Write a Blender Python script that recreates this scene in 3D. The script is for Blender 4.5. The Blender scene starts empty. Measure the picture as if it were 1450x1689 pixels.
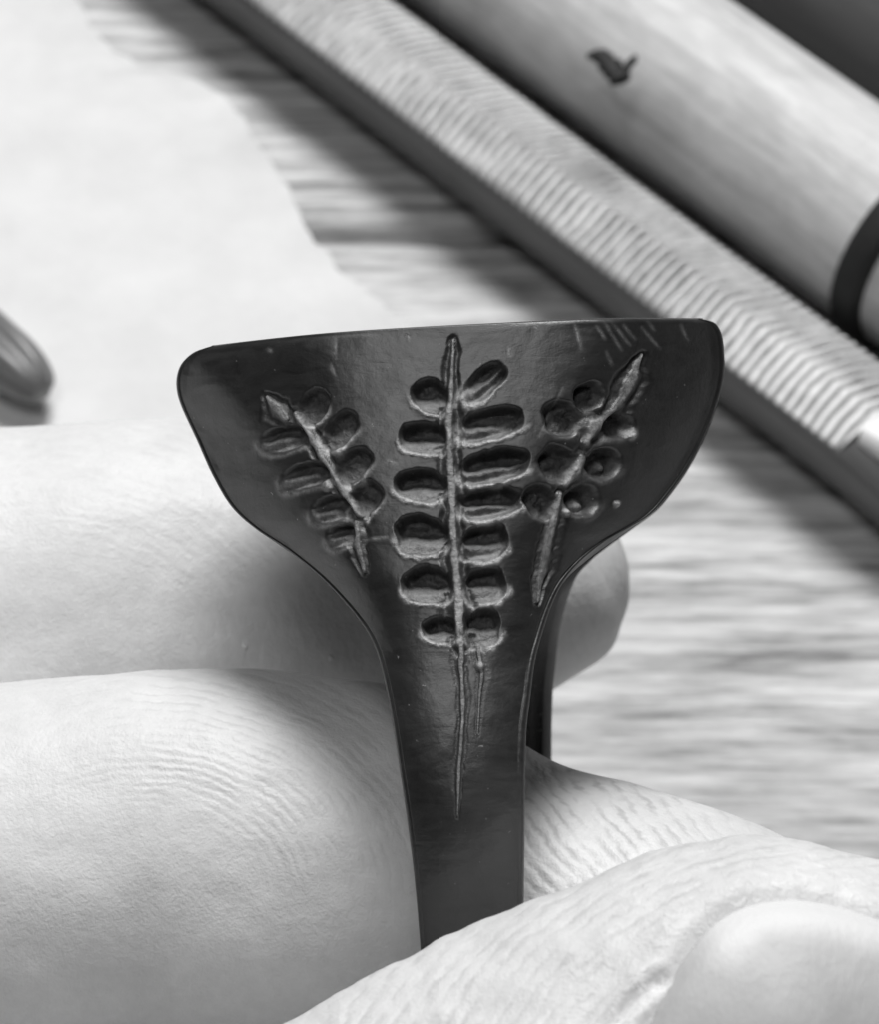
import bpy, bmesh, math
import numpy as np
from mathutils import Matrix, Vector
from mathutils.bvhtree import BVHTree

K = 0.001                      # everything below is thought in millimetres
D = 110.0                      # camera to the plane y = 0 of the hand frame, mm
PX = 0.02                      # mm per photo pixel on that plane
CX, CY = 725.0, 844.5
PITCH = math.radians(50.0)     # the camera looks down on the table
H = 44.0                       # height of the hand frame's origin above the table
SP, CP = math.sin(PITCH), math.cos(PITCH)
# hand frame: X right, Y away from the viewer, Z up the held ring
HAND = Matrix(((1, 0, 0, 0), (0, CP, SP, 0), (0, -SP, CP, H * K), (0, 0, 0, 1)))
scene = bpy.context.scene
COL = scene.collection
rng = np.random.default_rng(7)

# ------------------------------------------------------------------ camera
cam_d = bpy.data.cameras.new('camera')
cam = bpy.data.objects.new('camera', cam_d)
COL.objects.link(cam)
cam.location = HAND @ Vector((0, -D * K, 0))
cam.rotation_euler = (math.pi / 2 - PITCH, 0, 0)
cam_d.sensor_fit = 'VERTICAL'
cam_d.sensor_height = 24.0
cam_d.lens = 24.0 * D / (1689 * PX)
cam_d.clip_start = 0.005
cam_d.clip_end = 20.0
cam_d.dof.use_dof = True
cam_d.dof.focus_distance = (D - 1.0) * K
cam_d.dof.aperture_fstop = cam_d.lens / 0.85
scene.camera = cam

# ------------------------------------------------------------------ light
world = bpy.data.worlds.new('World')
scene.world = world
world.use_nodes = True
bg = world.node_tree.nodes['Background']
bg.inputs[0].default_value = (1, 1, 1, 1)
bg.inputs[1].default_value = 0.015


def area(name, vdir, dist, size, watt):
    ld = bpy.data.lights.new(name, 'AREA')
    ld.shape = 'RECTANGLE'
    ld.size = size[0] * K
    ld.size_y = size[1] * K
    ld.energy = watt
    o = bpy.data.objects.new(name, ld)
    COL.objects.link(o)
    v = Vector(vdir).normalized()
    p = HAND @ (v * dist * K)
    c = HAND @ Vector((0, 0, 0))
    o.location = p
    o.rotation_euler = (c - p).to_track_quat('-Z', 'Y').to_euler()
    return o


area('window_light', (0.08, -0.29, 0.95), 420, (150, 150), 2.0)
area('skylight', (-0.16, -0.87, 0.44), 360, (90, 90), 0.27)

vs = scene.view_settings
vs.view_transform = 'Standard'
vs.look = 'None'
vs.gamma = 1.0
vs.use_curve_mapping = False
vs.exposure = 0.0
scene.cycles.use_denoising = True
scene.cycles.max_bounces = 6


# ------------------------------------------------------------------ helpers
def at(px, py, h):
    """point at height h (mm) above the table under a spot of the picture; world mm"""
    d = HAND.to_3x3() @ Vector(((px - CX) * PX, D, (CY - py) * PX))
    o = HAND @ Vector((0, -D * K, 0)) / K
    t = (h - o.z) / d.z
    return o + d * t


def hv(px, py, y):
    """point of the hand frame at depth y"""
    s = PX * (D + y) / D
    return np.array([(px - CX) * s, y, (CY - py) * s])


def project(v):
    """hand frame mm (n,3) -> picture px, py"""
    k = D / (D + v[..., 1]) / PX
    return CX + v[..., 0] * k, CY - v[..., 2] * k


def sstep(a, b, x):
    t = np.clip((x - a) / (b - a), 0, 1)
    return t * t * (3 - 2 * t)


_perm = np.random.default_rng(3).random((256, 256))


def vnoise(x, y):
    xi, yi = np.floor(x).astype(int), np.floor(y).astype(int)
    fx, fy = x - xi, y - yi
    fx, fy = fx * fx * (3 - 2 * fx), fy * fy * (3 - 2 * fy)
    g = lambda i, j: _perm[i & 255, j & 255]
    return ((g(xi, yi) * (1 - fx) + g(xi + 1, yi) * fx) * (1 - fy)
            + (g(xi, yi + 1) * (1 - fx) + g(xi + 1, yi + 1) * fx) * fy) * 2 - 1


def fbm(x, y, o=4):
    r, a = 0, 1.0
    for i in range(o):
        r = r + a * vnoise(x * 2 ** i + 17 * i, y * 2 ** i + 5 * i)
        a *= 0.5
    return r


def mesh_obj(name, verts, faces, mat, parent=None, smooth=True, matrix=None, normals=None):
    me = bpy.data.meshes.new(name)
    verts = np.asarray(verts, dtype=np.float64) * K
    faces = np.asarray(faces) if not isinstance(faces, list) else faces
    if isinstance(faces, np.ndarray):
        n, k = faces.shape
        me.vertices.add(len(verts))
        me.vertices.foreach_set('co', verts.ravel())
        me.loops.add(n * k)
        me.loops.foreach_set('vertex_index', faces.ravel().astype(np.int32))
        me.polygons.add(n)
        me.polygons.foreach_set('loop_start', np.arange(0, n * k, k, dtype=np.int32))
        me.update(calc_edges=True)
        me.validate()
    else:
        me.from_pydata(verts.tolist(), [], faces)
    if smooth:
        me.polygons.foreach_set('use_smooth', np.ones(len(me.polygons), dtype=bool))
    if normals is not None:
        me.normals_split_custom_set_from_vertices(normals.tolist())
    me.materials.append(mat)
    o = bpy.data.objects.new(name, me)
    COL.objects.link(o)
    if parent is not None:
        o.parent = parent
    if matrix is not None:
        o.matrix_world = matrix
    return o


def grid_faces(nr, nc, wrap_r=False, wrap_c=False):
    r = np.arange(nr if wrap_r else nr - 1)
    c = np.arange(nc if wrap_c else nc - 1)
    R, C = np.meshgrid(r, c, indexing='ij')
    R2, C2 = (R + 1) % nr, (C + 1) % nc
    return np.stack([R * nc + C, R * nc + C2, R2 * nc + C2, R2 * nc + C], -1).reshape(-1, 4)


def empty(name, loc=(0, 0, 0), matrix=None):
    o = bpy.data.objects.new(name, None)
    o.empty_display_size = 0.005
    COL.objects.link(o)
    if matrix is not None:
        o.matrix_world = matrix
    else:
        o.location = loc
    return o


def tag(o, label, cat=None, kind=None, group=None):
    o['label'] = label
    if cat:
        o['category'] = cat
    if kind:
        o['kind'] = kind
    if group:
        o['group'] = group
    return o


def vertex_normals(v, f):
    a, b, c, d = (v[f[:, i]] for i in range(4))
    n = np.cross(c - a, d - b)
    out = np.zeros_like(v)
    for i in range(4):
        for k in range(3):
            out[:, k] += np.bincount(f[:, i], weights=n[:, k], minlength=len(v))
    return out / np.maximum(np.linalg.norm(out, axis=1, keepdims=True), 1e-12)


# ------------------------------------------------------------------ materials
class NT:
    def __init__(self, name):
        self.m = bpy.data.materials.new(name)
        self.m.use_nodes = True
        self.t = self.m.node_tree
        self.b = self.t.nodes['Principled BSDF']

    def n(self, typ, **kw):
        nd = self.t.nodes.new(typ)
        for k, v in kw.items():
            if k in nd.inputs.keys():
                s = nd.inputs[k]
                if isinstance(v, bpy.types.NodeSocket):
                    self.t.links.new(v, s)
                else:
                    s.default_value = v
            else:
                setattr(nd, k, v)
        return nd

    def link(self, a, b):
        self.t.links.new(a, b)

    def math(self, op, a, b=0.0, clamp=False):
        nd = self.t.nodes.new('ShaderNodeMath')
        nd.operation = op
        nd.use_clamp = clamp
        for i, v in enumerate((a, b)):
            if isinstance(v, bpy.types.NodeSocket):
                self.t.links.new(v, nd.inputs[i])
            else:
                nd.inputs[i].default_value = v
        return nd.outputs[0]

    def coords(self, scale=(1, 1, 1), kind='Object'):
        tc = self.n('ShaderNodeTexCoord')
        mp = self.n('ShaderNodeMapping', Scale=tuple(s / K for s in scale))
        self.link(tc.outputs[kind], mp.inputs['Vector'])
        return mp.outputs[0]

    def noise(self, vec, scale, detail=3.0, rough=0.5, dist=0.0):
        nd = self.n('ShaderNodeTexNoise', Scale=scale, Detail=detail, Roughness=rough, Distortion=dist)
        self.link(vec, nd.inputs['Vector'])
        return nd.outputs['Fac']

    def ramp(self, fac, stops):
        r = self.n('ShaderNodeValToRGB')
        self.link(fac, r.inputs[0])
        e = r.color_ramp.elements
        while len(e) < len(stops):
            e.new(0.5)
        for el, (p, g) in zip(e, stops):
            el.position = p
            el.color = (g, g, g, 1)
        return r.outputs[0]

    def bump(self, height, dist_mm, strength=1.0, normal=None):
        b = self.n('ShaderNodeBump', Strength=strength, Distance=dist_mm * K)
        self.link(height, b.inputs['Height'])
        if normal is not None:
            self.link(normal, b.inputs['Normal'])
        return b.outputs[0]

    def set(self, **kw):
        for k, v in kw.items():
            s = self.b.inputs[k.replace('_', ' ')]
            if isinstance(v, bpy.types.NodeSocket):
                self.link(v, s)
            else:
                s.default_value = v
        return self.m


def g3(v):
    return (v, v, v, 1)


def mat_wax():
    m = NT('carving_wax')
    c = m.coords()
    big = m.noise(c, 0.35, 4, 0.6)
    fine = m.noise(c, 5.0, 4, 0.65)
    sm = m.noise(m.coords((0.5, 0.5, 1.6)), 0.8, 5, 0.65, 1.8)
    sc1 = m.noise(m.coords((6.0, 2.0, 0.5)), 1.0, 3, 0.6, 0.6)
    sc2 = m.noise(m.coords((0.7, 2.0, 5.0)), 1.0, 3, 0.6, 0.6)
    colr = m.ramp(m.math('ADD', m.math('MULTIPLY', big, 0.5), m.math('MULTIPLY', sm, 0.5)),
                  [(0.35, 0.008), (0.62, 0.023)])
    cut = m.n('ShaderNodeAttribute', attribute_name='cut').outputs['Fac']
    fr = m.n('ShaderNodeAttribute', attribute_name='fresh_lit').outputs['Fac']  # paler where freshly carved, and on leaf floors and lips painted as lit
    frn = m.math('MULTIPLY', fr, m.ramp(m.noise(c, 4.0, 4, 0.7), [(0.32, 0.25), (0.62, 1.15)]))
    mix0 = m.n('ShaderNodeMix', data_type='RGBA')
    m.link(cut, mix0.inputs[0])
    m.link(colr, mix0.inputs[6])
    m.link(m.ramp(m.noise(c, 3.5, 4, 0.7), [(0.3, 0.025), (0.7, 0.10)]), mix0.inputs[7])
    mix = m.n('ShaderNodeMix', data_type='RGBA')
    m.link(frn, mix.inputs[0])
    m.link(mix0.outputs[2], mix.inputs[6])
    mix.inputs[7].default_value = g3(0.46)
    dust = m.ramp(m.noise(c, 5.5, 2, 0.5), [(0.735, 0.0), (0.78, 0.5)])
    frn = m.math('ADD', frn, dust, True)
    m.link(frn, mix.inputs[0])
    rough = m.math('ADD', m.math('MULTIPLY', sm, 0.20), 0.34)
    rough = m.math('ADD', rough, m.math('MULTIPLY', cut, 0.20))
    h = m.math('ADD', m.math('MULTIPLY', fine, 0.35), m.math('MULTIPLY', sm, 0.45))
    h = m.math('ADD', h, m.math('MULTIPLY', m.math('ADD', sc1, sc2), 0.05))
    nrm = m.bump(h, 0.05, 0.75)
    nrm2 = m.bump(m.math('MULTIPLY', m.noise(c, 6.0, 4, 0.7), m.math('ADD', cut, fr, True)), 0.10, 0.8, nrm)
    return m.set(Base_Color=mix.outputs[2], Roughness=rough, Normal=nrm2, IOR=1.8)


def mat_skin():
    m = NT('skin')
    c = m.coords()
    n1 = m.noise(c, 0.25, 3)
    n2 = m.noise(c, 2.2, 3, 0.6)
    n3 = m.noise(c, 9.0, 2, 0.5)
    base = m.ramp(m.math('ADD', m.math('MULTIPLY', n1, 0.6), m.math('MULTIPLY', n2, 0.4)),
                  [(0.3, 0.66), (0.7, 0.80)])
    ph = m.n('ShaderNodeAttribute', attribute_name='ridge')
    mk = m.n('ShaderNodeAttribute', attribute_name='ridge_mask')
    p = m.math('ADD', ph.outputs['Fac'], m.math('MULTIPLY', m.noise(c, 0.5, 2), 1.3))
    p = m.math('ADD', p, m.math('MULTIPLY', m.noise(c, 2.4, 2), 0.7))
    s = m.math('SINE', m.math('MULTIPLY', p, 2 * math.pi))
    patch = m.ramp(m.noise(c, 0.9, 2), [(0.36, 0.15), (0.6, 1.0)])
    s = m.math('MULTIPLY', m.math('MULTIPLY', s, mk.outputs['Fac']), patch)
    tone = m.math('MULTIPLY', m.math('MINIMUM', m.math('ADD', s, 0.25), 0.0), 0.16)
    fl = m.n('ShaderNodeAttribute', attribute_name='dry').outputs['Fac']
    flake = m.math('MULTIPLY', m.ramp(m.noise(m.coords((1.3, 1.3, 0.8)), 1.5, 4, 0.6, 1.2), [(0.50, 0.0), (0.60, 1.0)]), fl)
    fold = m.math('MULTIPLY', m.ramp(m.noise(c, 1.1, 4, 0.6, 0.8), [(0.36, 1.0), (0.48, 0.0)]), fl)
    k = m.math('ADD', m.math('ADD', 1.0, tone), m.math('SUBTRACT', m.math('MULTIPLY', flake, 0.08), m.math('MULTIPLY', fold, 0.06)))
    base = m.n('ShaderNodeMix', data_type='RGBA', blend_type='MULTIPLY')
    base.inputs[0].default_value = 1.0
    m.link(m.ramp(m.math('ADD', m.math('MULTIPLY', n1, 0.6), m.math('MULTIPLY', n2, 0.4)), [(0.3, 0.66), (0.7, 0.80)]), base.inputs[6])
    m.link(k, base.inputs[7])
    base = base.outputs[2]
    nrm = m.bump(s, 0.010, 1.0)
    nrm = m.bump(flake, 0.025, 0.7, nrm)
    nrm = m.bump(n2, 0.07, 0.5, nrm)
    nrm = m.bump(n3, 0.04, 0.5, nrm)
    vor = m.n('ShaderNodeTexVoronoi', Scale=1.6, feature='DISTANCE_TO_EDGE')
    m.link(m.coords((1.6, 1.6, 1.1)), vor.inputs['Vector'])
    nrm = m.bump(m.math('MINIMUM', vor.outputs['Distance'], 0.12), 0.2, 0.13, nrm)
    return m.set(Base_Color=base, Roughness=0.5, Normal=nrm, Subsurface_Weight=0.25,
                 Subsurface_Radius=(1, 1, 1), Subsurface_Scale=0.6 * K, Specular_IOR_Level=0.4)


def mat_nail():
    m = NT('nail')
    c = m.coords((1, 1, 1))
    n = m.noise(c, 0.5, 3)
    edge = m.n('ShaderNodeAttribute', attribute_name='edge')
    base = m.ramp(n, [(0.3, 0.46), (0.7, 0.56)])
    mix = m.n('ShaderNodeMix', data_type='RGBA')
    m.link(edge.outputs['Fac'], mix.inputs[0])
    m.link(base, mix.inputs[6])
    mix.inputs[7].default_value = g3(0.74)
    return m.set(Base_Color=mix.outputs[2], Roughness=0.52, Normal=m.bump(m.noise(m.coords((1, 1, 0.35)), 5.0, 3), 0.035, 0.6),
                 Subsurface_Weight=0.2, Subsurface_Radius=(1, 1, 1), Subsurface_Scale=0.5 * K)


def mat_table():
    m = NT('weathered_wood')
    v = m.coords((0.06, 0.95, 0.8))
    gr = m.noise(v, 1.15, 6, 0.7, 0.1)
    bl = m.noise(m.coords((0.11, 0.55, 0.3)), 1.0, 4, 0.6, 0.4)
    fi = m.noise(m.coords((0.3, 3.0, 3.0)), 1.0, 3, 0.6)
    f = m.math('ADD', m.math('MULTIPLY', gr, 0.65), m.math('MULTIPLY', bl, 0.35))
    f = m.math('ADD', m.math('MULTIPLY', f, 0.80), m.math('MULTIPLY', fi, 0.20))
    return m.set(Base_Color=m.ramp(f, [(0.37, 0.14), (0.47, 0.46), (0.58, 0.75)]), Roughness=0.6,
                 Normal=m.bump(f, 0.5, 0.7))


def mat_handle():
    m = NT('pale_turned_wood')
    v = m.coords((0.14, 1.8, 1.8))
    gr = m.noise(v, 1.0, 5, 0.65, 0.7)
    bl = m.noise(m.coords((0.3, 0.5, 0.5)), 1.0, 4, 0.6, 0.6)
    gr = m.math('ADD', m.math('MULTIPLY', gr, 0.55), m.math('MULTIPLY', bl, 0.45))
    return m.set(Base_Color=m.ramp(gr, [(0.3, 0.42), (0.62, 0.74)]), Roughness=0.5, Normal=m.bump(gr, 0.15, 0.6))


def mat_plain(name, g, rough, metal=0.0, var=0.15, scale=0.6, bump=0.05, stretch=(1, 1, 1)):
    m = NT(name)
    n = m.noise(m.coords(stretch), scale, 4, 0.6)
    return m.set(Base_Color=m.ramp(n, [(0.3, g * (1 - var)), (0.7, g * (1 + var))]), Roughness=rough,
                 Metallic=metal, Normal=m.bump(n, bump, 0.6))


WAX, SKIN, NAIL = mat_wax(), mat_skin(), mat_nail()
TABLE, HANDLE = mat_table(), mat_handle()
PAPER = mat_plain('white_paper', 0.75, 0.8, var=0.05, scale=0.3, bump=0.25)
STEEL_DARK = mat_plain('dark_steel', 0.11, 0.45, 0.0, 0.25, 0.8, 0.04, (0.2, 1, 1))
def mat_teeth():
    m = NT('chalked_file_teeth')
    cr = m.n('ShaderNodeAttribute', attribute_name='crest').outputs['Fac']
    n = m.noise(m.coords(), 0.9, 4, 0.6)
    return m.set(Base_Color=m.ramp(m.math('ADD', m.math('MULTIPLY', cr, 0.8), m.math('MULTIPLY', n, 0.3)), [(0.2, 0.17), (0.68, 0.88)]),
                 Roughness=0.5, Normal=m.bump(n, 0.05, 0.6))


TEETH = mat_teeth()
GLINT = mat_plain('steel_glint', 0.95, 0.2, 0.0, 0.02, 1.0, 0.01)  # diffuse white standing in for the highlight on the steel
BLACK = mat_plain('black_rubber', 0.015, 0.7, 0, 0.2, 1.0, 0.05)
DARKWOOD = mat_plain('dark_stained_wood', 0.09, 0.55, 0, 0.2, 0.8, 0.08, (0.1, 1, 1))
LEAD = mat_plain('dark_lacquer', 0.15, 0.35, 0, 0.3, 0.7, 0.04, (0.15, 1, 1))

# ------------------------------------------------------------------ table
table = empty('wooden_table')
tag(table, 'weathered pale wooden table top of wide planks beneath the hand', kind='structure')
seam_y = at(630, 372, 0).y
PLANK = 46.0


def plank(y0, y1, seed):
    gap = 0.45
    ys = np.linspace(y0 + gap, y1 - gap, 120)
    xs = np.linspace(-170, 170, 260)
    Y, X = np.meshgrid(ys, xs, indexing='ij')
    e = np.minimum(Y - ys[0], ys[-1] - Y)
    Z = (0.14 * fbm(X * 0.018 + seed, Y * 0.42 + seed * 3, 3) + 0.12 * fbm(X * 0.05, Y * 1.1 + seed, 2)
         - 0.35) - 0.7 * (1 - sstep(0, 0.9, e))
    v = np.stack([X, Y, Z], -1).reshape(-1, 3)
    f = grid_faces(len(ys), len(xs))
    n = len(v)
    # closed underside
    edge = np.concatenate([np.arange(0, 260), np.arange(1, 120) * 260 + 259, np.arange(258, -1, -1) + 119 * 260,
                           np.arange(118, 0, -1) * 260])
    low = v[edge].copy()
    low[:, 2] = -18
    vv = np.concatenate([v, low])
    m = len(edge)
    i = np.arange(m)
    side = np.stack([edge, n + i, n + (i + 1) % m, edge[(i + 1) % m]], -1)
    return mesh_obj('plank', vv, np.concatenate([f, side]), TABLE, table)


for i in range(-4, 4):
    plank(seam_y + i * PLANK, seam_y + (i + 1) * PLANK, 11.3 * i + 50)

# ------------------------------------------------------------------ paper
def catmull(pts, n):
    p = np.asarray(pts, float)
    t = np.arange(len(p))
    q = np.linspace(0, len(p) - 1, n)
    i = np.clip(np.floor(q).astype(int), 0, len(p) - 2)
    f = (q - i)[:, None]
    g = lambda k: p[np.clip(k, 0, len(p) - 1)]
    p0, p1, p2, p3 = g(i - 1), g(i), g(i + 1), g(i + 2)
    return 0.5 * ((2 * p1) + (-p0 + p2) * f + (2 * p0 - 5 * p1 + 4 * p2 - p3) * f ** 2 + (-p0 + 3 * p1 - 3 * p2 + p3) * f ** 3)


edge_px = [(20, -260), (85, -100), (120, -20), (150, 45), (215, 98), (330, 142), (382, 180), (415, 235), (470, 305),
           (497, 360), (530, 408), (585, 465), (640, 525), (700, 600), (745, 690), (770, 800), (760, 950), (700, 1100)]
E = np.array([tuple(at(x, y, 0.9))[:2] for x, y in edge_px])
E = catmull(E, 200)
E += 0.15 * np.stack([vnoise(np.arange(200) * 0.35, np.zeros(200)), vnoise(np.arange(200) * 0.3, np.ones(200) * 9)], -1)
far = np.stack([np.full(200, -75.0), np.linspace(E[0, 1] + 5, E[-1, 1] - 25, 200)], -1)
tt = np.linspace(0, 1, 70) ** 1.6
P = E[:, None, :] * (1 - tt)[None, :, None] + far[:, None, :] * tt[None, :, None]
inn = np.linalg.norm(P - E[:, None, :], axis=-1)
Zp = 0.55 + 0.28 * fbm(P[..., 0] * 0.07 + 3, P[..., 1] * 0.07, 3) + 0.9 * np.exp(-inn / 3.0) * (0.6 + 0.5 * fbm(P[..., 1] * 0.15, P[..., 0] * 0.0 + 2, 2))
vp = np.concatenate([P, Zp[..., None]], -1).reshape(-1, 3)
paper = mesh_obj('paper_sheet', vp, grid_faces(200, 70), PAPER)
md = paper.modifiers.new('thick', 'SOLIDIFY')
md.thickness = 0.22 * K
md.offset = -1
tag(paper, 'white sheet of paper with an uneven torn edge lying on the planks', 'paper')


# ------------------------------------------------------------------ bars lying on the table
def bar_frame(p0, p1):
    """matrix with X along the bar, Z up, origin at p0 (mm, at table height)"""
    a = Vector((p1.x - p0.x, p1.y - p0.y, 0)).normalized()
    l = Vector((0, 0, 1)).cross(a)
    return Matrix(((a.x, l.x, 0, p0.x * K), (a.y, l.y, 0, p0.y * K), (0, 0, 1, p0.z * K), (0, 0, 0, 1)))


# half-round file: flat toothed face up, dark round back
fl0, fl1 = at(410, 0, 4.8), at(1300, 680, 4.8)
fu0, fu1 = at(640, 0, 4.8), at(1400, 562, 4.8)
c0, c1 = (fl0 + fu0) / 2, (fl1 + fu1) / 2
ax = (c1 - c0).normalized()
lat = Vector((0, 0, 1)).cross(ax)
FW0 = abs((fu0 - fl0).dot(lat)) / 2
FW1 = abs((fu1 - fl1).dot(lat)) / 2
FL = (c1 - c0).length
org = c0 - ax * 30
org.z = 0.0
FM = bar_frame(org, c1)
filo = empty('half_round_file', matrix=FM)
tag(filo, 'dark steel file with a pale ribbed toothed face, lying diagonally behind the ring', 'file')
end_s = (at(1412, 722, 4.8) - org).dot(ax)


def fw(s):
    return FW0 + (FW1 - FW0) * (s - 30) / FL


s = np.arange(0, end_s, 0.055)
c = np.linspace(-1, 1, 64)
S, C_ = np.meshgrid(s, c, indexing='ij')
W = fw(S)
yy = C_ * W
off = np.where(C_ < 0.05, -0.16, 0.40) * (C_ - 0.05) * W
wob = 0.14 * fbm(S * 0.16, C_ * 0.9, 2) + 0.05 * fbm(S * 1.2, C_ * 3, 3)
pitch = 0.62
phs = (S - off + wob) / pitch
saw = np.abs((phs % 1.0) - 0.5) * 2
saw = sstep(0.15, 0.9, saw)
amp = 0.50 * (0.85 + 0.25 * fbm(S * 0.25 + 9, C_ * 1.6, 2)).clip(0.3, 1.2)
amp = amp * (1 - 0.75 * sstep(end_s - 14, end_s - 3, S) * (1 - sstep(0.1, 0.6, C_)))
amp = amp * sstep(0.0, 0.06, 1 - np.abs(C_))
Zf = 4.7 + 0.35 * (1 - C_ ** 2) + amp * saw - 0.12 * (np.abs(C_) > 0.99)
v = np.stack([S, yy, Zf], -1).reshape(-1, 3)
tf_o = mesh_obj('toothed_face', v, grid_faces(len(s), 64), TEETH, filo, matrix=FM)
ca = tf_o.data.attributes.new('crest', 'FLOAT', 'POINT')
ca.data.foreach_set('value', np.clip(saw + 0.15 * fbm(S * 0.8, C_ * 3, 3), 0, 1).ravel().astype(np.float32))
# round back / flanks under the face, running on past the teeth as a smooth shoulder
s2 = np.linspace(0, end_s + 40, 120)
a = np.linspace(0, 1, 40)
prof = []
for t in a:
    ang = math.pi * t
    prof.append((-math.cos(ang), -math.sin(ang)))
prof = np.array(prof)
v = []
for q in s2:
    w = fw(q) * 1.02 + 0.15
    taper = 1 - 0.35 * sstep(end_s + 1, end_s + 14, q)
    top = 4.72 if q < end_s - 0.1 else 4.72 - 0.9 * sstep(end_s - 0.1, end_s + 6, q)
    for (py_, pz_) in prof:
        sgn = np.sign(py_) * abs(py_) ** 0.75
        v.append((q, sgn * w * taper, top - 4.5 * abs(pz_) ** 0.9))
    v.append((q, 0, top + 0.0))
mesh_obj('file_back', v, grid_faces(120, 41, wrap_c=True), STEEL_DARK, filo, matrix=FM)
# polished end of the face, its glint painted as plain white
bmx = []
qs = np.linspace(end_s + 0.1, end_s + 7, 20)
cs = np.linspace(-0.62, 1.0, 24)
for q in qs:
    r = (q - end_s) / 7
    for cc in cs:
        bmx.append((q + 0.5 * cc * cc, cc * fw(q) * (1 - 0.2 * r), 5.35 + 0.25 * math.sin(math.pi * min(r * 1.3, 1)) - 0.45 * cc - 1.2 * sstep(0.93, 1.0, abs((cc - 0.19) / 0.81))))
mesh_obj('polished_end', bmx, grid_faces(20, 24), GLINT, filo, matrix=FM)


def round_bar(name, mat, parent, M, profile, seg=72, zc=0.0, wobble=0.0):
    """lathe along local X; profile = [(x, r)]"""
    v = []
    for i, (x, r) in enumerate(profile):
        for k in range(seg):
            t = 2 * math.pi * k / seg
            rr = r * (1 + wobble * math.sin(3 * t + x * 0.07))
            v.append((x, rr * math.cos(t), zc + rr * math.sin(t)))
    f = grid_faces(len(profile), seg, wrap_c=True)
    f = [list(q) for q in f]
    f.append(list(range(seg - 1, -1, -1)))
    n = (len(profile) - 1) * seg
    f.append([n + k for k in range(seg)])
    return mesh_obj(name, v, f, mat, parent, matrix=M)


# wooden handle beside the file
hl0, hl1 = at(705, 0, 4.6), at(1385, 505, 4.6)
hu0, hu1 = at(1225, 0, 4.6), at(1450, 165, 4.6)
hax = (hl1 - hl0).normalized()
hlat = Vector((0, 0, 1)).cross(hax)
hw_ = abs((hu0 - hl0).dot(hlat))
RH = hw_ / 2 * 0.79
hm = (hl0 + hlat * (hw_ / 2 * 0.80))
horg = hm - hax * 30
horg.z = 0
HM = bar_frame(horg, horg + hax * 50)
handle = empty('wooden_handle', matrix=HM)
tag(handle, 'pale round wooden tool handle with a black band, lying beside the file', 'handle')
band_x = (at(1442, 466, RH) - horg).dot(hax)
prof = [(0, RH * .95)] + [(x, RH * (1 + 0.012 * math.sin(x * 0.11))) for x in np.linspace(1, band_x - 1, 60)] + \
       [(band_x + 1.5, RH * .97)] + [(x, RH * (0.97 - 0.0012 * (x - band_x))) for x in np.linspace(band_x + 3, band_x + 60, 30)]
round_bar('wood_body', HANDLE, handle, HM, prof, 96, RH + 0.2)
bp = [(band_x - 0.9, RH * .99), (band_x - 0.85, RH * 1.06), (band_x - 0.6, RH * 1.10), (band_x + 0.6, RH * 1.10), (band_x + 0.85, RH * 1.06), (band_x + 0.9, RH * .99)]
round_bar('black_band', BLACK, handle, HM, bp, 96, RH + 0.2)

# dark bar in the far corner
d0, d1 = at(1262, 0, 6.0), at(1450, 150, 6.0)
dax = hax
dl = d0 + hlat * 5.2
dorg = dl - dax * 40
dorg.z = 0
DM = bar_frame(dorg, dorg + dax * 50)
dark = round_bar('dark_rod', DARKWOOD, None, DM, [(0, 4.4), (0.6, 5.0), (70, 5.1), (139, 5.0), (140, 4.4)], 64, 5.3, 0.01)
tag(dark, 'dark rounded wooden rod behind the pale handle in the upper corner', 'rod')

# lacquered pen-like rod whose rounded tip shows above the finger
t1 = at(76, 668, 1.8)
t0 = at(-200, 420, 1.8)
tax = (t1 - t0).normalized()
torg = t1 - tax * 60
torg.z = 0.9
TM = bar_frame(torg, torg + tax * 10)
pr = [(0, 1.2), (0.2, 1.55)] + [(x, 1.62) for x in (5, 20, 40, 56)] + [(56 + 3.9 * math.sin(q), 0.35 + 1.27 * math.cos(q)) for q in np.linspace(0.1, 1.5, 12)]
v = []
seg = 60
for x, r in pr:
    for k in range(seg):
        t = 2 * math.pi * k / seg
        rr = r * (1 + 0.10 * math.cos(6 * t))
        v.append((x, rr * math.cos(t), 1.75 + rr * math.sin(t)))
f = [list(q) for q in grid_faces(len(pr), seg, wrap_c=True)] + [list(range(seg - 1, -1, -1)), [(len(pr) - 1) * seg + k for k in range(seg)]]
rod = mesh_obj('marking_pencil', v, f, LEAD, matrix=TM)
tag(rod, 'dark fluted pencil end with a rounded tip lying on the paper', 'pencil')

# black wax shaving resting on the pale handle
sh_c = at(1018, 118, 2 * RH + 0.3)
shp = [(-1.25, 1.5, 0.1), (-0.7, 0.75, 0.25), (-0.15, -0.2, 0.15), (0.15, -0.95, 0.0), (0.45, -0.3, 0.25), (1.05, 0.5, 0.5)]
cp = catmull(shp, 40)
v = []
for i, p_ in enumerate(cp):
    wd = (0.95 - 0.55 * i / 40) * (1 + 0.3 * math.sin(i * 0.9) * math.sin(i * 0.37 + 1)) * math.sin(math.pi * (i + 4) / 48) ** 0.4
    for j, (dy, dz) in enumerate([(-1, -0.2), (0, -0.35), (1, -0.2), (1, 0.25), (0, 0.5), (-1, 0.25)]):
        v.append((0.85 * (p_[0] + dy * wd * 0.8), 0.85 * (p_[1] + dy * wd * 0.3), p_[2] + dz * 0.6))
f = [list(q) for q in grid_faces(40, 6, wrap_c=True)] + [list(range(5, -1, -1)), [39 * 6 + k for k in range(6)]]
sh = mesh_obj('wax_shaving', v, f, BLACK, matrix=Matrix.Translation(sh_c * K))
tag(sh, 'small curled dark wax shaving resting on the pale wooden handle', 'shaving')

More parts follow.
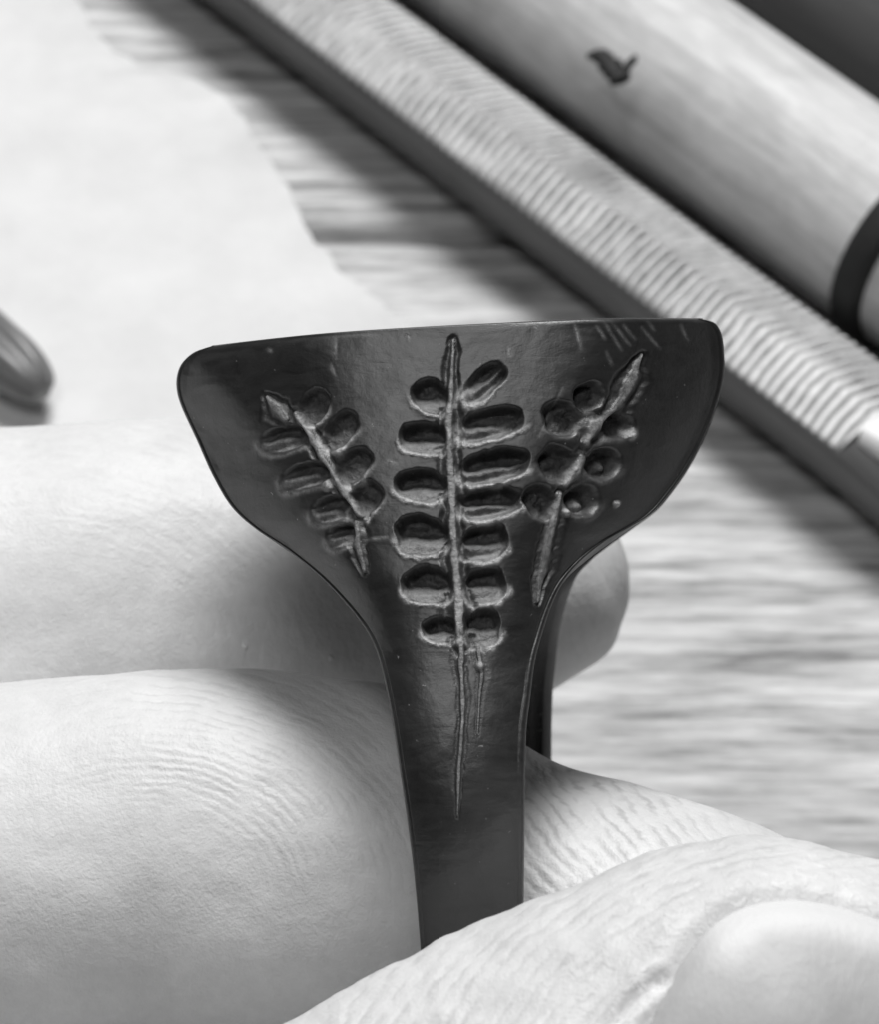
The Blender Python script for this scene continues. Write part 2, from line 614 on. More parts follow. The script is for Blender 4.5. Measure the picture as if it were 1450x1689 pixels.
# ------------------------------------------------------------------ the hand
def loft(path, n=90, seg=64):
    """path rows: x, y, z, half depth, half height"""
    p = catmull(path, n)
    c = p[:, :3]
    t = np.gradient(c, axis=0)
    t /= np.linalg.norm(t, axis=1, keepdims=True)
    ydir = np.array([0, 1.0, 0])
    up = np.cross(t, ydir)
    up /= np.linalg.norm(up, axis=1, keepdims=True)
    yd = np.cross(up, t)
    ang = np.linspace(0, 2 * np.pi, seg, endpoint=False)
    ca, sa = np.cos(ang), np.sin(ang)
    v = c[:, None, :] + yd[:, None, :] * (ca[None, :, None] * p[:, 3][:, None, None]) + up[:, None, :] * (sa[None, :, None] * p[:, 4][:, None, None])
    f = [list(q) for q in grid_faces(n, seg, wrap_c=True)] + [list(range(seg - 1, -1, -1)), [(n - 1) * seg + k for k in range(seg)]]
    return v.reshape(-1, 3), f


index_path = [(-78, 12, -22, 8.6, 9.5), (-62, 9, -19, 8.3, 8.8), (-44, 7, -16, 8.0, 8.4), (-28, 6, -13.6, 7.4, 7.6), (-15.3, 6, -12.9, 7.0, 6.95),
              (-9.0, 6, -12.3, 6.9, 6.9), (-5.2, 6, -12.2, 6.7, 6.65), (-1.8, 6, -12.2, 6.5, 6.0), (0.6, 6, -12.7, 6.3, 5.3), (3.0, 5.6, -13.4, 6.2, 4.8),
              (5.8, 4.2, -14.0, 5.9, 4.7), (7.9, 3.4, -14.2, 5.4, 4.35), (10.9, 2.8, -14.6, 4.4, 3.85), (13.0, 2.6, -14.8, 3.3, 3.0), (14.4, 2.5, -15.0, 1.9, 1.7), (15.0, 2.5, -15.1, 0.3, 0.3)]
middle_path = [(-80, 22, -8, 8.4, 9.2), (-62, 21, -6, 8.2, 8.8), (-44, 19.5, -5, 7.8, 8.4), (-28, 19, -5.0, 7.2, 8.3), (-16.5, 19, -4.9, 6.9, 8.25), (-10, 20, -4.3, 6.8, 8.1),
               (-5.0, 21.5, -3.9, 6.6, 7.5), (-1.5, 22.6, -3.5, 6.3, 6.7), (1.5, 23.2, -3.1, 5.9, 5.6), (4.2, 23.5, -2.75, 5.0, 4.3), (5.8, 23.6, -2.5, 4.3, 3.5), (6.7, 23.6, -2.3, 3.3, 2.6), (7.3, 23.6, -2.2, 2.1, 1.6), (7.6, 23.6, -2.15, 0.3, 0.3)]
thumb_path = [(-74, 6, -44, 12, 13), (-58, 0, -45, 11, 12), (-42, -5, -42.5, 9.8, 10.6), (-26, -8, -36.0, 8.4, 9.2), (-12, -9, -29.3, 7.9, 8.5), (-0.7, -9, -22.6, 7.6, 8.05),
              (3.3, -9, -20.2, 7.5, 7.95), (7.9, -9, -17.9, 7.3, 7.55), (10.4, -9, -16.75, 7.0, 7.2), (13.0, -9, -16.2, 6.4, 6.1), (15.6, -9, -16.1, 5.4, 4.9), (17.8, -9, -16.4, 3.8, 3.4), (19.2, -9, -16.7, 2.0, 1.8), (19.8, -9, -16.9, 0.3, 0.3)]
palm_path = [(-118, 16, -24, 9, 17), (-104, 16, -24, 11, 22), (-90, 15, -25, 11.5, 24), (-76, 13, -25, 11, 23), (-66, 12, -23, 9.5, 20), (-60, 12, -21, 7, 15)]
allv, allf, nb = [], [], 0
for pth in (index_path, middle_path, thumb_path, palm_path):
    v, f = loft(pth, 110 if pth is not palm_path else 40)
    allv.append(v)
    allf += [[i + nb for i in q] for q in f]
    nb += len(v)
tmp = mesh_obj('hand_blank', np.concatenate(allv), allf, SKIN)
rm = tmp.modifiers.new('remesh', 'REMESH')
rm.mode = 'VOXEL'
rm.voxel_size = 0.26 * K
sm_ = tmp.modifiers.new('smooth', 'SMOOTH')
sm_.factor = 0.5
sm_.iterations = 12
dg = bpy.context.evaluated_depsgraph_get()
hme = bpy.data.meshes.new_from_object(tmp.evaluated_get(dg))
bpy.data.objects.remove(tmp)
hn = len(hme.vertices)
hv_ = np.empty(hn * 3)
hme.vertices.foreach_get('co', hv_)
hv_ = hv_.reshape(-1, 3) / K
nr = np.empty(hn * 3)
hme.vertices.foreach_get('normal', nr)
nr = nr.reshape(-1, 3)


def path_dist(v, path):
    p = catmull(path, 60)
    best = np.full(len(v), 1e9)
    for q in p:
        r = max(q[3], 0.5)
        d = np.linalg.norm(v - q[:3], axis=1) / ((q[3] + q[4]) / 2 + 0.5)
        best = np.minimum(best, d)
    return best


ppx, ppy = project(hv_)
near = np.stack([path_dist(hv_, p) for p in (index_path, middle_path, thumb_path)])
who = near.argmin(0)
front = sstep(-0.35, 0.25, -nr[:, 1] + 0.35 * nr[:, 2])


def polyline_dist(x, y, pts):
    """distance to a polyline, signed side (+ left of travel), parameter 0..1"""
    best = np.full(x.shape, 1e9)
    sgn = np.zeros(x.shape)
    par = np.zeros(x.shape)
    L = [math.hypot(pts[i + 1][0] - pts[i][0], pts[i + 1][1] - pts[i][1]) for i in range(len(pts) - 1)]
    tot, acc = sum(L), 0
    for i in range(len(pts) - 1):
        ax_, ay_ = pts[i]
        bx_, by_ = pts[i + 1]
        dx, dy = bx_ - ax_, by_ - ay_
        t = np.clip(((x - ax_) * dx + (y - ay_) * dy) / (dx * dx + dy * dy), 0, 1)
        ex, ey = x - ax_ - t * dx, y - ay_ - t * dy
        d = np.hypot(ex, ey)
        u = d < best
        best = np.where(u, d, best)
        sgn = np.where(u, np.sign(dx * ey - dy * ex), sgn)
        par = np.where(u, (acc + t * L[i]) / tot, par)
        acc += L[i]
    return best, sgn, par


# nail fold and creases as relief of the skin
nail_edge = [(1010, 1860), (1040, 1760), (1075, 1670), (1112, 1598), (1150, 1545), (1190, 1508), (1240, 1485), (1300, 1478), (1370, 1487), (1450, 1512), (1530, 1545), (1600, 1590), (1660, 1660)]
dn, sn, _ = polyline_dist(ppx, ppy, nail_edge)
is_t = (who == 2) & (nr[:, 1] < 0.4)
inside = sn > 0
disp = np.zeros(hn)
disp += np.where(is_t & inside, -0.34 * sstep(0, 18, dn), 0)
disp += np.where(is_t, -0.22 * np.exp(-(dn / 10) ** 2), 0)
disp += np.where(is_t & ~inside, 0.10 * np.exp(-((dn - 34) / 24) ** 2), 0)
disp += np.where(is_t & inside, -0.45 * sstep(60, 160, dn) * (1 - sstep(260, 420, np.hypot(ppx - 1400, ppy - 1720))), 0)
# torn skin beside the nail
dh, _, _ = polyline_dist(ppx, ppy, [(1088, 1612), (1030, 1668), (985, 1720)])
disp += np.where(is_t, -0.30 * np.exp(-(dh / 11) ** 2) + 0.16 * np.exp(-((dh - 20) / 8) ** 2), 0)
# knuckle crease on the lower finger
dc, sc_, pc_ = polyline_dist(ppx, ppy, [(240, 1410), (232, 1480), (220, 1580), (212, 1720)])
is_i = (who == 0)
disp += np.where(is_i & (nr[:, 1] < 0.2), -0.12 * np.exp(-(dc / 22) ** 2) * sstep(0.0, 0.35, pc_), 0)
disp += np.where(is_i & (nr[:, 1] < 0.2) & (sc_ > 0), -0.0, 0)
# low uneven swellings
disp += 0.10 * fbm(hv_[:, 0] * 0.22 + 3, hv_[:, 2] * 0.3 + hv_[:, 1] * 0.2, 3)
disp += np.where(is_t, 0.06 * fbm(ppx * 0.018, ppy * 0.018, 3), 0)
hv_flat = hv_.copy()
hv_ = hv_ + nr * disp[:, None]
hme.vertices.foreach_set('co', (hv_ * K).ravel())

# friction ridges
ridge = np.zeros(hn)
mask = np.zeros(hn)


def ell(cx, cy, rx, ry, rot=0):
    c_, s_ = math.cos(rot), math.sin(rot)
    x, y = ppx - cx, ppy - cy
    return np.hypot((x * c_ + y * s_) / rx, (-x * s_ + y * c_) / ry)


left = ppx < 770
r_i = ell(230, 1470, 1.0, 0.72)
ridge = np.where((who == 0) & left, r_i / 19.0, ridge)
mask = np.where((who == 0) & left, sstep(130, 300, r_i) * (1 - 0.85 * sstep(1360, 1560, ppy)) * sstep(-100, 350, ppx), mask)
ridge = np.where((who == 0) & ~left, (ppx * 0.77 - ppy * 0.64) / 21.0, ridge)
mask = np.where((who == 0) & ~left, 2.0 * (1 - 0.5 * sstep(1000, 1200, ppx)), mask)
r_m = ell(120, 1060, 1.25, 0.9, 0.25)
ridge = np.where(who == 1, r_m / 18.0, ridge)
mask = np.where(who == 1, 0.55 * sstep(100, 240, r_m) * sstep(-300, 150, ppx), mask)
r_t = ell(1420, 1800, 1.15, 0.75, -0.15)
ridge = np.where(who == 2, r_t / 24.0, ridge)
mask = np.where(who == 2, 1.2 * sstep(15, 70, np.where(inside, 0, dn)), mask)
mask *= front
dry = np.where(is_t, 0.25 + 0.75 * np.exp(-(np.where(inside, 300, dn) / 120) ** 2), 0.12)
for nm, arr in (('ridge', ridge), ('ridge_mask', mask), ('dry', dry)):
    at_ = hme.attributes.new(nm, 'FLOAT', 'POINT')
    at_.data.foreach_set('value', arr.astype(np.float32))
hme.name = 'hand'
hme.polygons.foreach_set('use_smooth', np.ones(len(hme.polygons), dtype=bool))
hme.materials.clear()
hme.materials.append(SKIN)
hme.update()
hand = bpy.data.objects.new('hand', hme)
COL.objects.link(hand)
hand.matrix_world = HAND
tag(hand, 'pale hand pinching the dark ring between two fingers and the thumb', 'hand')

# thumb nail: a curved plate seated in the fold
bvh = BVHTree.FromPolygons([Vector(c) for c in hv_], [tuple(p.vertices) for p in hme.polygons])
bvh_flat = BVHTree.FromPolygons([Vector(c) for c in hv_flat], [tuple(p.vertices) for p in hme.polygons])
top_b = catmull(np.array(nail_edge, float), 60)
cen = np.array([1420.0, 1840.0])
NR = 26
pts, hits = [], []
for i in range(60):
    for j in range(NR):
        q = top_b[i] + (cen - top_b[i]) * (j / (NR - 1)) * 0.96
        pts.append(q)
pts = np.array(pts)
ys, yskin = [], []
for q in pts:
    d = Vector(((q[0] - CX) * PX, D, (CY - q[1]) * PX)).normalized()
    h = bvh_flat.ray_cast(Vector((0, -D, 0)), d)
    ys.append(h[0].y if h[0] is not None else np.nan)
    h = bvh.ray_cast(Vector((0, -D, 0)), d)
    yskin.append(h[0].y if h[0] is not None else np.nan)
ys, yskin = np.array(ys), np.array(yskin)
ok = ~np.isnan(ys)
qx, qy = (pts[:, 0] - 1300) / 300, (pts[:, 1] - 1620) / 300
A = np.stack([np.ones_like(qx), qx, qy, qx * qx, qx * qy, qy * qy], -1)
co, *_ = np.linalg.lstsq(A[ok], ys[ok], rcond=None)
co[3] = max(co[3], 0) + 0.12
co[5] = max(co[5], 0)
fit = A @ co
jj = np.tile(np.arange(NR) / (NR - 1), 60)
depth_edge = np.where(np.isnan(yskin), fit, yskin)
base_y = fit - np.nanmin((fit - ys)[ok & (jj < 0.5)]) * 0.0
yn = base_y - 0.02
blend = sstep(0.0, 0.06, jj)
yn = (depth_edge + 0.18) * (1 - blend) + yn * blend
nv = np.stack([(pts[:, 0] - CX) * PX * (D + yn) / D, yn, (CY - pts[:, 1]) * PX * (D + yn) / D], -1)
nail = mesh_obj('thumb_nail', nv, grid_faces(60, NR), NAIL, hand, matrix=HAND)
nmod = nail.modifiers.new('plate', 'SOLIDIFY')
nmod.thickness = 0.35 * K
nmod.offset = 1.0 if nail.data.polygons[500].normal.y > 0 else -1.0
ea = nail.data.attributes.new('edge', 'FLOAT', 'POINT')
ii = np.repeat(np.arange(60) / 59, NR)
ea.data.foreach_set('value', ((1 - sstep(0.10, 0.24, jj + 0.04 * fbm(ii * 9, jj * 3, 2))) * sstep(0.28, 0.42, ii)).astype(np.float32))

# ------------------------------------------------------------------ the ring
RHOLE, ROUT = 9.4, 11.1
ring_c = np.array([0.75, 6.0, -8.6])
yaw, roll = math.radians(4.3), math.radians(2.6)
RM3 = np.array(Matrix.Rotation(-roll, 3, 'Y') @ Matrix.Rotation(-yaw, 3, 'Z'))   # ring local -> hand frame


def ring_to_hand(p):
    return p @ RM3.T + ring_c


def unproject_ring(px, py, yl):
    """spot of the picture -> ring local point on its plane y = yl"""
    o = (np.array([0, -D, 0]) - ring_c) @ RM3
    d = np.array([(px - CX) * PX, D, (CY - py) * PX]) @ RM3
    t = (yl - o[1]) / d[1]
    return o + d * t


ZTOP = unproject_ring(745, 536, -8.3)[2]
left_px = [(345, 571), (318, 581), (299, 599), (291, 620), (291, 645), (300, 675), (325, 730), (350, 785), (380, 835), (420, 872), (470, 905), (520, 945),
           (560, 985), (600, 1035), (622, 1080), (637, 1140), (648, 1200), (660, 1280), (672, 1360), (683, 1450), (691, 1540), (696, 1620), (700, 1700)]
right_px = [(1160, 527), (1180, 533), (1191, 550), (1195, 575), (1196, 610), (1189, 650), (1170, 705), (1140, 765), (1105, 815), (1075, 848), (1040, 870), (1000, 893), (960, 925),
            (930, 960), (910, 1000), (895, 1045), (883, 1090), (875, 1150), (869, 1200), (866, 1280), (866, 1360), (865, 1440), (864, 1540), (863, 1620), (862, 1700)]


def facets(px, py):
    """how far the hand-filed side planes fall back (mm), by soft creases running down the shoulders"""
    l1 = np.interp(py, [540, 700, 850, 1000, 1150], [520, 560, 598, 640, 640])
    l2 = np.interp(py, [560, 620, 720, 860, 950, 1080, 1200], [315, 345, 428, 500, 585, 650, 640])
    r1 = np.interp(py, [540, 650, 750, 850, 950, 1050, 1150], [1005, 960, 920, 890, 866, 858, 870])
    r2 = np.interp(py, [540, 610, 690, 780, 860, 940, 1080], [1230, 1185, 1140, 1070, 995, 925, 890])
    sp = lambda q, w: w * np.logaddexp(0, q / w)
    g = sstep(1180, 1000, py)
    return g * PX * (0.42 * sp(l1 - px, 22) + 0.55 * sp(l2 - px, 14) + 0.85 * sp(px - r1, 20) + 0.35 * sp(px - r2, 14))


def centre_y(z):
    z = np.asarray(z, float)
    zc = 2.6
    circ = -np.sqrt(np.maximum(ROUT ** 2 - np.minimum(z, zc) ** 2, 0))
    return np.where(z < zc, circ, circ + (z - zc) * 0.235)


def sweep(w):
    return 0.50 + 1.3 * np.clip((w - 2.1) / 6.8, 0, 1) ** 1.1


def contour(pxs):
    out = []
    for x, y in pxs:
        yl = -9.0
        for _ in range(6):
            p = unproject_ring(x, y, yl)
            yl = float(centre_y(p[2]) + sweep(abs(p[0])) + facets(x, y) + 0.1)
        out.append((p[2], p[0]))
    out.sort()
    return catmull(out, 240)


LC, RC = contour(left_px), contour(right_px)
NCOL, NEDGE = 430, 8
ucol = np.linspace(-1, 1, NCOL)


def wl(z):
    return np.interp(z, LC[:, 0], LC[:, 1])


def wr(z):
    return np.interp(z, RC[:, 0], RC[:, 1])


zL, zR = LC[-1, 0], RC[-1, 0]


def ztop(u):
    # the face bows a little from corner to corner
    mid = ZTOP
    return np.where(u < 0, mid + (zL - mid) * np.abs(u) ** 1.8, mid + (zR - mid) * np.abs(u) ** 2.2)


Z0 = -7.6
NF = 540
tf = np.linspace(0, 1, NF)
T, U = np.meshgrid(tf, ucol, indexing='ij')
Zg = Z0 + T * (ztop(U) - Z0)
# outline measured at each column's own height, smoothed along the outline
Lx, Rx = wl(Zg), wr(Zg)
er = 0.16
mid, hw = (Lx + Rx) / 2, (Rx - Lx) / 2
Xg = mid + (hw - er) * U
Yg = centre_y(Zg) + sweep(hw) * np.abs(U) ** 2.7
base = np.stack([Xg, Yg, Zg], -1)
bx, by = project(ring_to_hand(base))
# side planes of the shoulders
for _ in range(3):
    Yg = centre_y(Zg) + sweep(hw) * np.abs(U) ** 2.4 + facets(bx, by)
    bx, by = project(ring_to_hand(np.stack([Xg, Yg, Zg], -1)))
base = np.stack([Xg, Yg, Zg], -1)
bx, by = project(ring_to_hand(base))

# ---- carving: depth map (mm, + goes in) and piece ids
depth = np.zeros_like(bx)
fresh_lit = np.zeros_like(bx)
cut = np.zeros_like(bx)
pid = np.zeros(bx.shape, int)
pieces = []


def leaflet(cx, cy, a, b, ang, d_top, d_low, rim=0.07, pw=2.6, rot_light=None, wall=7.0, ridge_h=0.0, fr=0.0, rf=1.0):
    """a sunken leaf: deep along its upper edge, floor rising to a lip at its lower edge"""
    global depth, fresh_lit, cut
    an = math.radians(ang)
    dx, dy = bx - cx, -(by - cy)
    p_ = dx * math.cos(an) + dy * math.sin(an)
    q_ = -dx * math.sin(an) + dy * math.cos(an)
    wb = 1 + 0.09 * fbm(bx * 0.045 + cx, by * 0.045 + cy, 3)
    e = ((np.abs(p_) / a) ** pw + (np.abs(q_) / b) ** pw) ** (1 / pw) * wb
    sd = (e - 1) * min(a, b)
    m = 1 - sstep(-wall, 1.0, sd)
    # up in the picture, not along the leaf, decides where it is deepest
    upq = np.clip((q_ * math.cos(an) + p_ * math.sin(an)) / (b * abs(math.cos(an)) + a * abs(math.sin(an)) + 1e-6), -1, 1)
    fl = d_low + (d_top - d_low) * sstep(-0.55, 0.40, upq)
    fl = fl * (1 + 0.20 * fbm(bx * 0.05 + cy, by * 0.08 + cx, 4))
    if ridge_h:
        fl = fl - ridge_h * np.exp(-((q_ + b * 0.10) / (b * 0.26)) ** 2) * (np.abs(p_) < a * 0.95)
        fl = fl + ridge_h * 0.8 * np.exp(-((q_ + b * 0.58) / (b * 0.20)) ** 2)
    rm_ = rim * np.exp(-((sd - 4) / 3.6) ** 2) * sstep(0.25, -0.35, upq)
    depth = np.maximum(depth, m * fl) - rm_ * (depth < 0.1)
    fresh_lit = np.maximum(fresh_lit, np.exp(-((sd - 3) / 3.5) ** 2) * sstep(0.2, -0.5, upq) * rf)  # lower lip: scuffed cut edge plus light painted along it
    fresh_lit = np.maximum(fresh_lit, fr * m * sstep(0.1, -0.6, upq))  # lower floor lightened in colour, as if lit from above
    cut = np.maximum(cut, m)
    k = len(pieces) + 1
    pieces.append('leaflet')
    pid[(sd < 0.5)] = k


CL = [(711, 655, 34, 32, -35), (700, 723, 40, 33, -6), (694, 802, 46, 34, -4), (697, 884, 48, 40, -3), (706, 967, 42, 37, -2), (727, 1040, 33, 27, -4)]
for i, (x, y, a_, b_, g_) in enumerate(CL):
    leaflet(x, y, a_, b_ * 0.84, g_, 0.66, 0.08, 0.09, 2.2, fr=0.4)
CR = [(799, 630, 42, 24, 42, 0.42, 0.10), (810, 700, 55, 29, 15, 0.62, 0.16), (816, 770, 60, 30, 13, 0.66, 0.15), (810, 830, 55, 28, 8, 0.66, 0.15),
      (798, 897, 40, 33, 6, 0.6, 0.12), (800, 966, 36, 33, 8, 0.6, 0.12), (797, 1038, 30, 36, 4, 0.55, 0.10)]
for (x, y, a_, b_, g_, dt, dl_) in CR:
    leaflet(x, y, a_, b_ * 0.9, g_, dt * 1.0, dl_ * 0.7, 0.07, 2.6, ridge_h=0.15 if a_ > 38 else 0.09, fr=0.4)
for (x, y, a_, b_, g_) in [(516, 670, 34, 22, 62), (560, 710, 38, 23, 56), (582, 768, 38, 24, 48), (600, 824, 36, 25, 52)]:
    leaflet(x, y, a_, b_, g_, 0.45, 0.30, 0.04, 2.3, fr=0.1)
for (x, y, a_, b_, g_) in [(466, 724, 40, 23, 14), (502, 785, 42, 23, 16), (545, 842, 38, 23, 14), (562, 885, 26, 19, 20)]:
    leaflet(x, y, a_, b_, g_, 0.42, 0.05, 0.10, 2.3, ridge_h=0.10, fr=0.45, rf=0.45)
for (x, y, a_, b_, g_) in [(974, 655, 28, 25, 30), (931, 690, 38, 29, -30), (924, 766, 36, 29, -20), (893, 828, 34, 26, -50)]:
    leaflet(x, y, a_, b_, g_, 0.55, 0.45, 0.02, 2.2, rf=0.15)  # pale lips held back in colour, this shoulder lies in shade
for (x, y, a_, b_, g_) in [(1022, 702, 27, 24, 20), (998, 765, 30, 27, 15), (962, 826, 28, 25, 20)]:
    leaflet(x, y, a_, b_, g_, 0.5, 0.35, 0.03, 2.2, fr=0.08, rf=0.2)


def stem(pts, widths, height, groove=0.22, fr=0.9):
    global depth, fresh_lit, cut
    d, sg, par = polyline_dist(bx, by, pts)
    w = np.interp(par, np.linspace(0, 1, len(widths)), widths)
    w = w * (1 + 0.34 * fbm(by * 0.05 + pts[0][0] + sg * 40, bx * 0.03, 4)).clip(0.35, 2)
    hgt = np.interp(par, np.linspace(0, 1, len(widths)), [height * 0.6] * (len(widths) - 1) + [height * 0.2])
    core = np.exp(-(d / (w * 0.62)) ** 4)
    side = np.exp(-((d - w * 1.55) / (w * 0.55)) ** 2)
    depth = depth * (1 - core) - core * hgt * (1 + 0.35 * fbm(by * 0.05, bx * 0.05 + 7, 3)) + side * groove * (depth < 0.15)
    fresh_lit = np.maximum(fresh_lit * (1 - core), core * fr * (0.75 + 0.35 * fbm(bx * 0.08, by * 0.05, 2)))
    cut = np.maximum(cut, np.maximum(core, side * 0.7))
    k = len(pieces) + 1
    pieces.append('fern_stem')
    pid[d < w * 0.85] = k


stem([(748, 560), (747, 600), (744, 650), (740, 700), (743, 760), (746, 820), (748, 880), (752, 940), (757, 1000), (759, 1060)],
     [3, 6.5, 8, 9, 9, 9.5, 10, 11, 13, 11], 0.10, 0.20)
stem([(760, 1062), (762, 1120), (763, 1190), (758, 1260), (755, 1345)], [8, 6, 5, 6, 2], 0.03, 0.06, 0.55)
stem([(789, 1070), (795, 1110), (791, 1150), (788, 1210)], [6, 5, 3, 2], 0.02, 0.035, 0.4)
stem([(486, 683), (512, 722), (530, 752), (560, 800), (590, 850)], [5, 9, 7, 7, 9], 0.10, 0.18)
stem([(438, 655), (452, 672), (470, 692)], [4, 12, 6], 0.02, 0.16, 0.7)
stem([(586, 862), (590, 895), (595, 915), (601, 942)], [6, 9, 8, 3], 0.03, 0.14, 0.7)
stem([(1064, 584), (1048, 620), (1030, 655), (1005, 690), (985, 705)], [3, 11, 13, 8, 12], 0.04, 0.18, 1.0)
stem([(985, 700), (970, 730)], [13, 7], 0.06, 0.10, 1.0)
stem([(962, 755), (955, 775), (936, 800)], [7, 12, 6], 0.05, 0.10, 0.9)
stem([(926, 815), (917, 850), (905, 895), (896, 940), (887, 992)], [5, 8, 9, 8, 3], 0.04, 0.14, 0.7)
# bright chips and file scratches
for (x, y, r_) in [(1043, 716, 9), (1001, 771, 7), (961, 836, 11), (1018, 831, 5), (935, 845, 6), (560, 745, 8), (540, 800, 9), (792, 1098, 7)]:
    g = np.exp(-(np.hypot(bx - x, by - y) / r_) ** 4)
    depth -= g * 0.12
    fresh_lit = np.maximum(fresh_lit, g * 0.9)
scr = [((948, 532), (960, 575)), ((998, 532), (1028, 578)), ((1010, 532), (1042, 570)), ((985, 538), (1000, 560)), ((1002, 580), (1012, 602)), ((1070, 530), (1082, 545)), ((1125, 535), (1137, 562)),
       ((880, 532), (886, 545)), ((840, 573), (841, 588)), ((670, 548), (673, 562)), ((552, 552), (553, 592)), ((545, 600), (552, 620)), ((1060, 540), (1092, 575)), ((1030, 536), (1050, 560)),
       ((440, 575), (448, 580)), ((930, 640), (890, 720)), ((600, 890), (640, 886)), ((640, 760), (655, 765))]
for (p1, p2) in scr:
    d, _, par = polyline_dist(bx, by, [p1, p2])
    g = np.exp(-(d / 2.6) ** 2) * np.sin(np.pi * np.clip(par, 0.08, 0.95)) ** 0.5
    depth += g * 0.03
    fresh_lit = np.maximum(fresh_lit, g * 0.40)
# hand-filed unevenness of the whole surface
lumps = 0.05 * fbm(bx * 0.006, by * 0.006, 3) + 0.012 * fbm(bx * 0.03, by * 0.03, 3)
facet = 0.03 * np.abs(fbm(bx * 0.012 + by * 0.01, by * 0.02 - bx * 0.006, 2)) * sstep(500, 380, bx)
depth = depth + (lumps + facet) * (1 - 0.5 * (depth > 0.2))
# soften the map a touch, carved wax has no knife-sharp corners
for _ in range(2):
    dd = depth.copy()
    dd[1:-1, 1:-1] = (depth[1:-1, 1:-1] * 4 + depth[:-2, 1:-1] + depth[2:, 1:-1] + depth[1:-1, :-2] + depth[1:-1, 2:]) / 8
    depth = dd
keep = sstep(0, 0.03, 1 - np.abs(U)) * sstep(0, 0.012, 1 - T)
depth = depth * keep
gu = np.gradient(base, axis=1)
gt = np.gradient(base, axis=0)
nn = np.cross(gu, gt)
nn /= np.linalg.norm(nn, axis=-1, keepdims=True)
if nn[NF // 2, NCOL // 2, 1] > 0:
    nn = -nn
front_v = base - nn * depth[..., None]

# ---- close the ring: rolled edges, top face, plain far side, bore
def with_edges(V, z_dir):
    """append rolled edges left and right to rows of an outer sheet; z_dir = -1 near half, +1 far half"""
    k = np.arange(1, NEDGE + 1) / NEDGE
    out = []
    for side in (0, -1):
        e = V[:, side]
        s_ = -1 if side == 0 else 1
        ex = e[:, None, 0] + s_ * er * np.sin(k * np.pi / 2)[None]
        ey = e[:, None, 1] - z_dir * (er * 1.6) * (1 - np.cos(k * np.pi / 2))[None]
        ez = np.repeat(e[:, None, 2], NEDGE, 1)
        out.append(np.stack([ex, ey, ez], -1))
    return np.concatenate([out[0][:, ::-1], V, out[1]], 1)


F = with_edges(front_v, -1)
NW = F.shape[1]
plain = with_edges(base, -1)
# bottom of the band, seen by nobody but there
ang = np.linspace(math.asin(-7.6 / ROUT), -math.pi / 2, 24)[1:]
rows_b = []
for q in ang:
    r = plain[0].copy()
    yb = -ROUT * math.cos(q)
    r[:, 1] = r[:, 1] - centre_y(Z0) + yb
    if q < -math.pi / 2 + 1e-6:
        r[:, 1] = 0
    r[:, 2] = ROUT * math.sin(q) + (plain[0][:, 1] - centre_y(Z0)) * 0.8 * (q / (-math.pi / 2))
    rows_b.append(r)
Bn = np.array(rows_b)[::-1]                      # bottom -> front start
sel = np.unique(np.linspace(0, NF - 1, 110).astype(int))
far = plain[sel].copy()
far[..., 1] *= -1
far = far[::-1]                                   # top -> down
Bf = np.array(rows_b)[:-1].copy()
Bf[..., 1] *= -1
topf, topb = plain[-1], far[0]
tk = np.linspace(0, 1, 26)[1:-1]
cap = topf[None] * (1 - tk)[:, None, None] + topb[None] * tk[:, None, None]
dome = 0.18 * np.sin(np.pi * np.linspace(0, 1, NW)) ** 0.3
cap[..., 2] += (0.10 * np.sin(np.pi * tk) ** 0.35)[:, None] * 1.0
OUT = np.concatenate([Bn, F, cap, far, Bf], 0)
NRW = OUT.shape[0]
mc = OUT[:, NW // 2]
th = np.arctan2(mc[:, 2], mc[:, 1])
xl, xr = OUT[:, 0, 0], OUT[:, -1, 0]
NI = 6
frac = np.linspace(0, 1, NI)
zin = RHOLE * np.sin(th)
xin_l, xin_r = np.maximum(wl(zin), xl) + 0.30, np.minimum(wr(zin), xr) - 0.30
inner = np.stack([xin_r[:, None] * (1 - frac) + xin_l[:, None] * frac,
                  np.repeat((RHOLE * np.cos(th))[:, None], NI, 1), np.repeat((RHOLE * np.sin(th))[:, None], NI, 1)], -1)
RV = np.concatenate([OUT, inner], 1)
ncol = NW + NI
RF = grid_faces(NRW, ncol, wrap_r=True, wrap_c=True)
V = RV.reshape(-1, 3)
N_ = vertex_normals(V, RF)
# face orientation
ctr = V[RF].mean(1)
fi = (len(Bn) + NF // 2) * ncol + NW // 2
if N_[fi, 1] > 0:
    RF = RF[:, ::-1]
    N_ = -N_
fr_all = np.zeros((NRW, ncol))
fr_all[len(Bn):len(Bn) + NF, NEDGE:NEDGE + NCOL] = fresh_lit * keep
fr_all = fr_all.ravel()
cut_all = np.zeros((NRW, ncol))
cut_all[len(Bn):len(Bn) + NF, NEDGE:NEDGE + NCOL] = cut * keep
cut_all = cut_all.ravel()
pid_all = np.zeros((NRW, ncol), int)
pid_all[len(Bn):len(Bn) + NF, NEDGE:NEDGE + NCOL] = pid
pid_all = pid_all.ravel()
fp = pid_all[RF]
face_id = np.where((fp == fp[:, :1]).all(1), fp[:, 0], 0)

RMAT = HAND @ Matrix.Translation(Vector(ring_c * K)) @ Matrix([list(r) for r in RM3]).to_4x4()
ring = empty('carved_ring', matrix=RMAT)
tag(ring, 'dark carved wax signet ring with three sunken fern sprigs, held upright', 'ring')


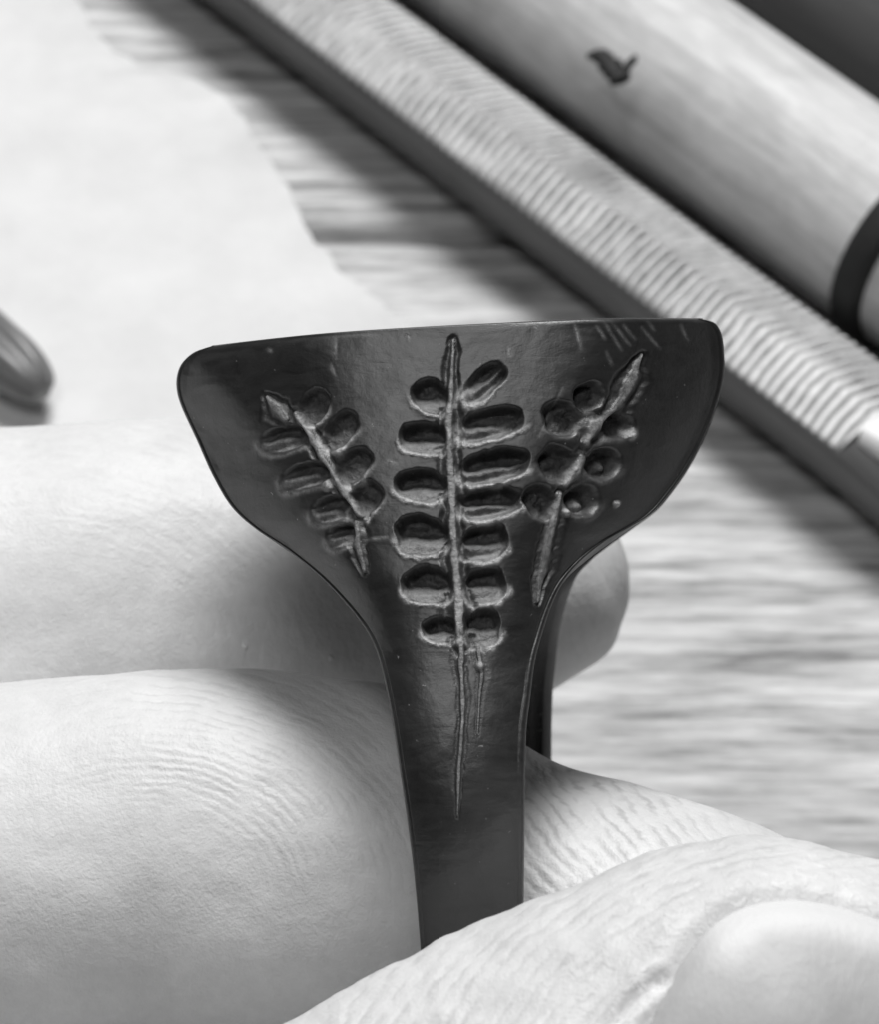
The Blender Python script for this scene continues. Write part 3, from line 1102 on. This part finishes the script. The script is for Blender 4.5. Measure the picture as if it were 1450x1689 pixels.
def ring_piece(name, faces, parent=None):
    used = np.unique(faces)
    lut = np.full(len(V), -1)
    lut[used] = np.arange(len(used))
    o = mesh_obj(name, V[used], lut[faces], WAX, parent or ring, matrix=RMAT, normals=N_[used])
    a_ = o.data.attributes.new('fresh_lit', 'FLOAT', 'POINT')
    a_.data.foreach_set('value', fr_all[used].astype(np.float32))
    a_ = o.data.attributes.new('cut', 'FLOAT', 'POINT')
    a_.data.foreach_set('value', cut_all[used].astype(np.float32))
    return o


ring_piece('ring_body', RF[face_id == 0])
leaf_sprig = [0] * 13 + [1] * 8 + [2] * 7
stem_sprig = [0, 0, 0, 1, 1, 1, 2, 2, 2, 2]
n_leaf = len(leaf_sprig)
main = {}
order = [n_leaf + stem_sprig.index(q) for q in range(3)]
for q, k in enumerate(order):
    main[q] = ring_piece('fern_stem', RF[face_id == k + 1])
    main[q]['label'] = ['raised stem of the long middle fern sprig', 'pale raised stem of the fern sprig on the grey shoulder', 'rough pale stem of the fern sprig on the black shoulder'][q]
for k, nm in enumerate(pieces):
    fsel = RF[face_id == k + 1]
    if k in order or len(fsel) <= 20:
        continue
    sprig = leaf_sprig[k] if k < n_leaf else stem_sprig[k - n_leaf]
    ring_piece('leaflet' if k < n_leaf else 'stem_chip', fsel, main[sprig])

# crumbs of wax caught on the upper finger
for i, (x, y, rr_) in enumerate([(545, 1085, 0.11), (403, 1066, 0.09)]):
    d = Vector(((x - CX) * PX, D, (CY - y) * PX)).normalized()
    h = bvh.ray_cast(Vector((0, -D, 0)), d)
    if h[0] is None:
        continue
    bm = bmesh.new()
    bmesh.ops.create_icosphere(bm, subdivisions=2, radius=rr_ * K)
    for vtx in bm.verts:
        vtx.co *= 1 + 0.35 * math.sin(vtx.co.x / K * 31 + i) * math.cos(vtx.co.z / K * 27 + 2 * i)
    me = bpy.data.meshes.new('wax_crumb')
    bm.to_mesh(me)
    bm.free()
    me.materials.append(PAPER)
    o = bpy.data.objects.new('wax_crumb', me)
    COL.objects.link(o)
    o.matrix_world = HAND @ Matrix.Translation((h[0] + h[1] * rr_ * 0.5) * K)
    tag(o, ['pale crumb on the shaded upper finger, close to the ring neck', 'tiny pale crumb on the upper finger, farther from the ring neck'][i], 'crumb', group='crumbs on the upper finger')
